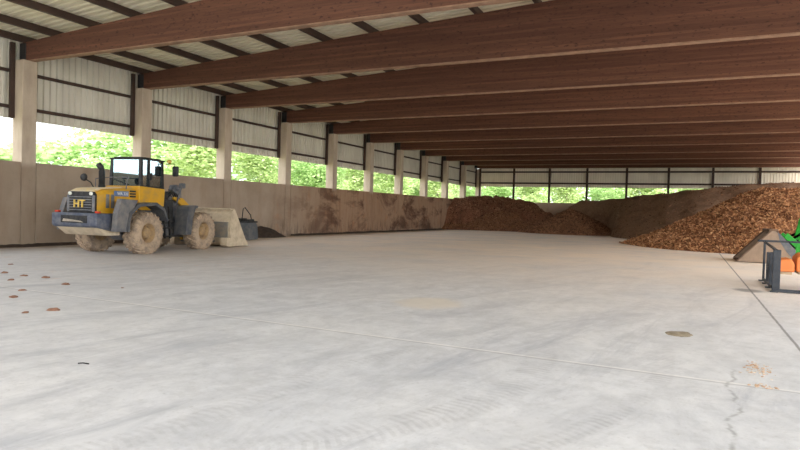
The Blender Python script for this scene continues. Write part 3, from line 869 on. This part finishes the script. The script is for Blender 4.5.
# front fenders
for sx in (-1, 1):
    a, b = sorted((sx*.70, sx*1.24))
    mb = MB(); mb.prism([(2.0, .60), (2.34, .60), (2.36, .72), (2.42, 1.2), (2.58, 1.58), (2.74, 1.64), (2.74, 1.71), (2.55, 1.72), (2.2, 1.68), (2.06, 1.2)], 'x', a, b, None, .015)
    mb.build('front_fender', 'fender_dark', L)
# lift arms, z-bar bell crank, cylinders
ARM = [(2.25, 2.02), (2.75, 1.98), (3.5, 1.5), (4.25, .55), (4.3, .28), (4.05, .28), (3.75, .75), (3.1, 1.4), (2.55, 1.78), (2.2, 1.92)]
arm = MB()
for sx in (-1, 1): arm.prism(ARM, 'x', sx*.48-.05, sx*.48+.05, None, .015)
arm.tube([(-.5, 3.3, 1.42), (.5, 3.3, 1.42)], .14, 14)
arm.build('lift_arms', 'yellow', L)
mb = MB(); mb.prism([(2.65, 2.30), (2.95, 2.52), (3.15, 2.4), (3.3, 1.6), (3.5, .95), (3.3, .85), (3.1, 1.35), (2.95, 2.05)], 'x', -.12, .12, None, .02)
mb.lathe([(-.18, 0), (-.18, .12), (.18, .12), (.18, 0)], 'x', (0, 2.92, 2.38), 14)
mb.build('bell_crank', 'charcoal', L)
mb = MB(); mb.tube([(0, 1.95, 1.72), (0, 2.55, 2.12)], .10, 14); mb.tube([(0, 3.4, .95), (0, 4.25, .85)], .07, 10); tc = mb.build('tilt_cylinder', 'fender', L)
mb = MB(); mb.tube([(0, 2.5, 2.08), (0, 2.9, 2.38)], .05, 10); mb.build('cylinder_rod', 'chrome', tc)
for sx in (-1, 1):
    mb = MB(); mb.tube([(sx*.34, 1.85, .95), (sx*.4, 2.7, 1.2)], .085, 12); lc = mb.build('lift_cylinder', 'charcoal', L)
    mb = MB(); mb.tube([(sx*.4, 2.65, 1.18), (sx*.45, 3.3, 1.38)], .045, 10); mb.build('cylinder_rod', 'chrome', lc)
mb = MB(); mb.bbox(-.66, .66, 1.46, 1.72, 1.3, 2.2, .04); mb.bbox(.3, .72, 1.5, 1.95, 1.0, 1.9, .05); mb.bbox(-.72, -.3, 1.5, 1.95, 1.0, 1.9, .05); mb.build('valve_housing', 'black', L)
mb = MB()
for k in range(5):
    x = .2+k*.1
    mb.tube([(x, 1.7, 1.95), (x+.05, 1.95, 2.2), (x-.05, 2.3, 2.15), (x-.1, 2.6, 1.9)], .028, 8)
mb.build('hydraulic_hoses', 'black', L)
mb = MB()
for sx in (-1, 1):
    mb.tube([(sx*.55, 2.3, 1.7), (sx*.6, 2.5, 2.3), (sx*.62, 2.55, 2.42)], .03, 8); mb.bbox(sx*.62-.12, sx*.62+.12, 2.5, 2.62, 2.36, 2.56, .03)
mb.build('headlamp_posts', 'charcoal', L)
# bucket
BW = 1.37
bo = [(4.92, 1.58), (4.80, 1.42), (4.74, 1.1), (4.73, .75), (4.77, .42), (4.88, .16), (5.06, .05), (6.12, .03)]
bi = [(6.12, .065), (5.08, .09), (4.92, .2), (4.83, .44), (4.79, .75), (4.80, 1.1), (4.85, 1.39), (4.94, 1.53)]
mb = MB(); mb.prism(bo+bi, 'x', -BW, BW)
bk = mb.build('bucket', 'bucket_steel', L)
side = bo+[(6.16, .10), (5.95, .30), (5.12, 1.52), (5.0, 1.62)]
for sx in (-1, 1):
    mb = MB(); mb.prism(side, 'x', sx*BW-.03, sx*BW+.03, None, .01); mb.build('side_plate', 'bucket_steel', bk)
    mb = MB(); mb.prism([(4.42, .1), (4.46, .42), (5.0, .38), (5.2, .04), (4.6, .03)], 'x', *sorted((sx*(BW-.25), sx*(BW+.07))), None, .02); mb.build('corner_guard', 'bucket_steel', bk)
mb = MB(); mb.bbox(-BW, BW, 4.78, 5.05, 1.56, 1.63, .02); mb.build('spill_guard', 'bucket_steel', bk)
mb = MB(); mb.bbox(-BW-.02, BW+.02, 5.95, 6.22, .012, .055, .01); mb.build('cutting_edge', 'worn_steel', bk)
for sx in (-1, 1):
    mb = MB(); mb.prism([(4.83, .38), (4.71, .42), (4.68, .75), (4.69, 1.05), (4.78, 1.08), (4.76, .75)], 'x', *sorted((sx*.45, sx*(BW-.08)))); mb.build('worn_back_plate', 'worn_steel', bk)
for sx in (-.48, .48, 0):
    mb = MB(); mb.prism([(4.1, .2), (4.88, .2), (4.8, .6), (4.2, .6)] if sx else [(4.2, .7), (4.8, .7), (4.8, 1.1), (4.25, 1.0)], 'x', sx-.1, sx+.1, None, .01); mb.build('bucket_bracket', 'charcoal', bk)

# small grey implement parked behind the loader bucket
gp = ground(246, 240.3)
G = empty('ballast_implement', (gp.x-.25, gp.y+.3, 0), .25, 'small dark grey implement with a bent wire hoop behind the loader bucket', 'implement')
mb = MB(); mb.prism([(-.5, .02), (.55, .02), (.62, .12), (.5, .72), (.3, .92), (-.5, .92)], 'x', -.4, .4, None, .04); mb.build('body', 'grey_cast', G)
mb = MB(); mb.bbox(-.42, .42, -.52, .45, .90, .98, .02); mb.build('top_plate', 'black', G)
mb = MB(); mb.tube([(.15, .3, .95), (.12, .2, 1.3), (-.05, -.1, 1.68), (-.1, -.2, 1.6), (-.12, -.3, .95)], .025, 8); mb.build('hoop', 'black', G)
mb = MB(); mb.bbox(-.3, -.15, -.4, .4, .96, 1.12, .02); mb.bbox(.15, .3, -.4, .3, .96, 1.08, .02); mb.build('hitch_lugs', 'black', G)

# ------------------------------------------------------------------ green tractor with its loader bucket (right edge)
TO = ground(766, 263.5)
T = empty('front_loader_tractor', (TO.x, TO.y, 0), 0, 'green tractor at the right edge with a tan loader bucket on the floor', 'tractor')
by0, by1 = 0, 2.5
sp = [(-1.05, .03), (-.98, .12), (.12, 1.36), (.28, 1.38), (.95, .62), (1.02, .3), (.9, .08), (.7, .03)]
tb = MB()
tb.prism([(-1.08, .02), (.7, .02), (.92, .08), (1.04, .3), (.97, .64), (.3, 1.40), (.26, 1.36), (.91, .6), (.97, .3), (.87, .13), (.68, .075), (-1.08, .05)], 'y', by0+.04, by1-.04)
tb = tb.build('loader_bucket', 'brown_steel', T)
for yy in (by0, by1-.05):
    mb = MB(); mb.prism(sp, 'y', yy, yy+.05, None, .008); mb.build('side_plate', 'tan_steel', tb)
    e = MB(); e.bar((-1.05, yy+.025, .06), (.14, yy+.025, 1.37), .055, .05); e.build('edge_bar', 'brown_steel', tb)
mb = MB(); mb.prism([(.98, .2), (1.03, .6), (.36, 1.36), (.45, .95), (.72, .5)], 'y', by0-.012, by0+.0); mb.build('shade_sheet', 'grey_cast', tb)  # thin grey sheet painting the shade on the bucket's near side
mb = MB(); mb.bbox(.05, .4, by0, by1, 1.34, 1.44, .02); mb.build('top_edge', 'brown_steel', tb)
for yy in (.75, 1.75):
    mb = MB(); mb.prism([(.9, .35), (1.3, .35), (1.35, 1.0), (.7, 1.05)], 'y', yy-.05, yy+.05, None, .01); mb.build('mounting_bracket', 'green_dark', tb)
for yy in (.55, 1.95):
    mb = MB(); mb.prism([(1.02, .5), (1.2, 1.1), (1.36, 1.9), (1.6, 2.5), (2.4, 2.85), (5.2, 2.7), (5.2, 2.4), (2.6, 2.5), (1.95, 2.15), (1.72, 1.7), (1.5, 1.0), (1.25, .4)], 'y', yy-.08, yy+.08, None, .02)
    mb.prism([(.62, 1.12), (.78, 1.3), (1.5, .62), (1.36, .42)], 'y', yy-.07, yy+.07, None, .02)
    am = mb.build('loader_arm', 'green', T)
    mb = MB(); mb.tube([(1.6, 1.5, 0), (.9, 1.0, 0)], .05, 8); mb.v = [(a, yy+.16, b) for a, b, _ in mb.v]; mb.build('tilt_cylinder', 'green_dark', am)
mb = MB(); mb.tube([(1.55, .5, .75), (1.55, 2.0, .75)], .09, 12); mb.build('cross_tube', 'green_dark', T)
mb = MB(); mb.bbox(3.6, 6.4, .8, 1.7, 1.0, 2.1, .12); mb.build('bonnet', 'green', T)
mb = MB(); mb.bbox(3.5, 7.5, 1.0, 1.5, .7, 1.05, .05); mb.tube([(4.3, .4, .62), (4.3, 2.1, .62)], .1, 10); mb.tube([(6.9, .3, .85), (6.9, 2.2, .85)], .14, 10); mb.build('chassis', 'green_dark', T)
for (xx, r, w) in ((4.3, .62, .36), (6.9, .86, .5)):
    for yy in (.35, 2.15):
        mb = MB(); mb.lathe([(-w/2, r*.5), (-w/2, r*.85), (-w*.4, r), (w*.4, r), (w/2, r*.85), (w/2, r*.5)], 'y', (xx, yy, r), 32); wh = mb.build('wheel', 'green_dark', T)
        mb = MB(); mb.lathe([(-w*.4, 0), (-w*.4, r*.5), (w*.4, r*.5), (w*.4, 0)], 'y', (xx, yy, r), 24); mb.build('rim', 'yellow', wh)
mb = MB(); mb.bbox(6.3, 7.9, .55, 1.95, 2.0, 2.06, .02)
for x_ in (6.35, 7.8):
    for y_ in (.6, 1.85): mb.bar((x_, y_, 1.6), (x_, y_, 2.9), .07, .07)
mb.bbox(6.2, 8.0, .5, 2.0, 2.88, 3.0, .04); mb.bbox(6.3, 7.9, .6, 1.9, 1.0, 2.0, .05); mb.build('cab', 'green_dark', T)

# ------------------------------------------------------------------ dark steel frame implement with orange hoods
FO = ground(777, 292.5)
F = empty('steel_frame_implement', (FO.x, FO.y, 0), 0, 'dark steel frame implement with orange hoods standing at the right edge', 'implement')
FD = []
for (px, py, h, w) in ((775.4, 292.3, 1.06, .17), (770.2, 288, .95, .085), (767, 284, .9, .075), (763.2, 281, 1.18, .06)):
    g = ground(px, py)-FO; FD.append((g.x, g.y, h, w))      # uprights going away from the camera
for i, (x, y, h, w) in enumerate(FD):
    mb = MB(); mb.bbox(x-w/2, x+w/2, y-.035, y+.035, .03, h, .012); up = mb.build('upright', 'frame_steel', F)
    mb = MB(); mb.bbox(x-.12, x+.05, y-.06, y+.06, .0, .035, .008); mb.build('foot_plate', 'frame_steel', up)
XB, YBK, HB = FD[3][0], FD[3][1], FD[3][2]
for y, z0_, w in ((0, .0, .08),):
    mb = MB(); mb.bbox(-.1, 2.0, y-.04, y+.04, z0_+.01, z0_+.09, .012); mb.build('bottom_rail', 'frame_steel', F)
mb = MB(); mb.bar((XB-.18, YBK, HB), (2.0, YBK, HB), .06, .06); mb.build('top_bar', 'frame_steel', F)
mb = MB(); mb.bar((-.04, 0, .06), (XB, YBK, .06), .05, .06); mb.build('side_rail', 'frame_steel', F)
mb = MB(); mb.bar((XB, YBK, HB-.03), (FD[0][0], FD[0][1], 1.03), .05, .05); mb.build('brace', 'frame_steel', F)
for (xa, xb, za, zb) in ((.04, .47, .46, .80), (.51, 2.0, .48, .98)):
    mb = MB(); mb.prism([(xa, za), (xb, za), (xb, zb-.14), (xb-.07, zb), (xa+.12, zb-.03), (xa, zb-.14)], 'y', .9, 1.75, None, .03); oh = mb.build('orange_hood', 'orange', F)
    mb = MB(); mb.bbox(xa+.05, xb-.05, .95, 1.7, za-.07, za+.02, .01); mb.build('hood_underside', plain('dusty cream plate', srgb(196, 170, 140), .8), oh)  # cream plate below each orange hood
mb = MB(); mb.bar((-.1, 1.35, .5), (2.0, 1.35, .5), .09, .09); mb.build('carrier_beam', 'frame_steel', F)

# ------------------------------------------------------------------ trees outside
def crown_mesh(name, seed, n, w, h, z0, leaf, mat):
    rnd = random.Random(seed); mb = MB()
    cl = []
    for k in range(16):
        a = rnd.uniform(0, 2*PI); rr = rnd.uniform(.1, .62)*w/2; zz = z0+h*rnd.uniform(.1, .88)
        f = 1-.55*abs((zz-z0)/h-.45)
        cl.append((rr*math.cos(a)*f, rr*math.sin(a)*f, zz, w*rnd.uniform(.16, .27)))
    for i in range(n):
        c = cl[i % len(cl)]
        d = Vector((rnd.gauss(0, 1), rnd.gauss(0, 1), rnd.gauss(0, 1))).normalized()*c[3]*rnd.uniform(.55, 1.0)**.6
        p = Vector((c[0], c[1], c[2]))+Vector((d.x, d.y, d.z*.85))
        m = Matrix.Translation(p) @ Matrix.Rotation(rnd.uniform(0, 6.3), 4, 'Z') @ Matrix.Rotation(rnd.uniform(-1.2, 1.2), 4, 'X')
        s = leaf*rnd.uniform(.6, 1.4)
        mb.add([(-s*.5, 0, 0), (0, -s*.28, s*.06), (s*.5, 0, 0), (0, s*.28, s*.06)], [(0, 1, 2, 3)], False, m)
    me_o = mb.build(name, mat, fix=False)
    me = me_o.data; bpy.data.objects.remove(me_o); return me
def trunk_mesh(seed, h):
    rnd = random.Random(seed); mb = MB()
    pts = [(rnd.uniform(-.15, .15)*i, rnd.uniform(-.15, .15)*i, i*h/5) for i in range(6)]
    mb.tube(pts, [.2, .17, .14, .11, .08, .04], 8)
    for k in range(5):
        a = rnd.uniform(0, 6.3); z = h*rnd.uniform(.35, .75)
        mb.tube([(0, 0, z), (math.cos(a)*1.3, math.sin(a)*1.3, z+1.2)], [.07, .02], 6)
    o = mb.build('trunk', 'trunk', fix=False); me = o.data; bpy.data.objects.remove(o); return me
CR = [crown_mesh('crown', s, 9000, 8.6, 9.0, 1.2, .36, m) for s, m in ((1, 'leaf_a'), (2, 'leaf_b'), (3, 'leaf_a'))]
TRK = [trunk_mesh(s, 9) for s in (1, 2)]
def tree(x, y, i, s, label, group):
    r = empty('leafy_tree', (x, y, -.32), random.uniform(0, 6), label, 'tree', group)
    r.scale = (s, s, s)
    for nm, me in (('crown', CR[i % 3]), ('trunk', TRK[i % 2])):
        o = bpy.data.objects.new(nm, me); COL.objects.link(o); o.parent = r
    return r
for k in range(11):
    yc = Y1+(k-1)*BAY+(BAY-CW)/2
    q = 1.68+.24*(k % 2)
    s = .58 if k == 0 else (.62 if k == 1 else .94)
    lab = ('light green leafy tree seen through the opening at the left edge' if k == 0 else
           'light green leafy tree seen through the opening between the %s and %s columns' % (ORD[k-1], ORD[k]) if k < 10 else
           'light green leafy tree seen through the side opening next to the back corner')
    tree(XW*q, yc*q, k, s, lab, 'trees beyond the side wall')
for i in range(7):
    xc = (XW+(i+.5)*BS); q = 1.3+.17*(i % 2)
    tree(xc*q, YB*q, i+1, .85, 'green leafy tree seen through the %s opening of the back wall from the corner' % ORD[i], 'trees beyond the back wall')
# the wood behind, too dense to count
mb = MB(); rnd = random.Random(5)
def leafcloud(px, py, h, n, spread, leaf=.6, z0=0):
    for i in range(n):
        p = Vector((px+rnd.gauss(0, spread), py+rnd.gauss(0, spread), z0+rnd.uniform(0, h)))
        m = Matrix.Translation(p) @ Matrix.Rotation(rnd.uniform(0, 6.3), 4, 'Z') @ Matrix.Rotation(rnd.uniform(-1.2, 1.2), 4, 'X')
        s = leaf*rnd.uniform(.6, 1.4)
        mb.add([(-s*.5, 0, 0), (0, -s*.3, s*.06), (s*.5, 0, 0), (0, s*.3, s*.06)], [(0, 1, 2, 3)], False, m)
for k in range(34):
    y = 14+k*4.6
    leafcloud(-66+rnd.uniform(-3, 3), y, (7.2 if y < 44 else 9.5 if y < 52 else 15)+rnd.uniform(-1, 1), 2000, 2.6, .8)
tag(mb.build('woodland', 'leaf_b', fix=False), 'dense sunlit green woodland behind the trees beyond the side wall', 'woodland', None, 'stuff')
mb = MB()
for k in range(13):
    leafcloud(-31+k*4.6, 121+rnd.uniform(-3, 3), 13, 2000, 2.6, .8)
tag(mb.build('woodland', 'leaf_b', fix=False), 'dense green woodland behind the trees beyond the back wall', 'woodland', None, 'stuff')

# ------------------------------------------------------------------ light: bright hazy daylight
W = bpy.data.worlds.new('sky'); SC.world = W; W.use_nodes = True
nt = W.node_tree; bg = nt.nodes['Background']
sky = nt.nodes.new('ShaderNodeTexSky'); sky.sky_type = 'NISHITA'; sky.sun_disc = False
sky.sun_elevation = math.radians(50); sky.sun_rotation = math.radians(140); sky.air_density = 1.0; sky.dust_density = 4.0; sky.ozone_density = 1.0
hsv = nt.nodes.new('ShaderNodeMix'); hsv.data_type = 'RGBA'; hsv.inputs[0].default_value = .72; hsv.inputs[7].default_value = (.95, .98, 1.0, 1)
mul = nt.nodes.new('ShaderNodeVectorMath'); mul.operation = 'SCALE'; mul.inputs['Scale'].default_value = .16
nt.links.new(sky.outputs[0], mul.inputs[0]); nt.links.new(mul.outputs[0], hsv.inputs[6])
nt.links.new(hsv.outputs[2], bg.inputs[0]); bg.inputs[1].default_value = 1.75
sd = bpy.data.lights.new('sun', 'SUN'); sd.energy = 2.4; sd.angle = math.radians(8); sd.color = (1, .96, .9)
so = bpy.data.objects.new('sun', sd); COL.objects.link(so)
dirv = Vector((.16, -.55, .85))
so.rotation_euler = dirv.to_track_quat('Z', 'Y').to_euler(); so.location = (30, -30, 50)

SC.view_settings.view_transform = 'Standard'; SC.view_settings.look = 'None'; SC.view_settings.gamma = 1.0
SC.view_settings.use_curve_mapping = False
SC.view_settings.exposure = 1.45
SC.cycles.max_bounces = 10; SC.cycles.diffuse_bounces = 6
SC.cycles.use_denoising = True
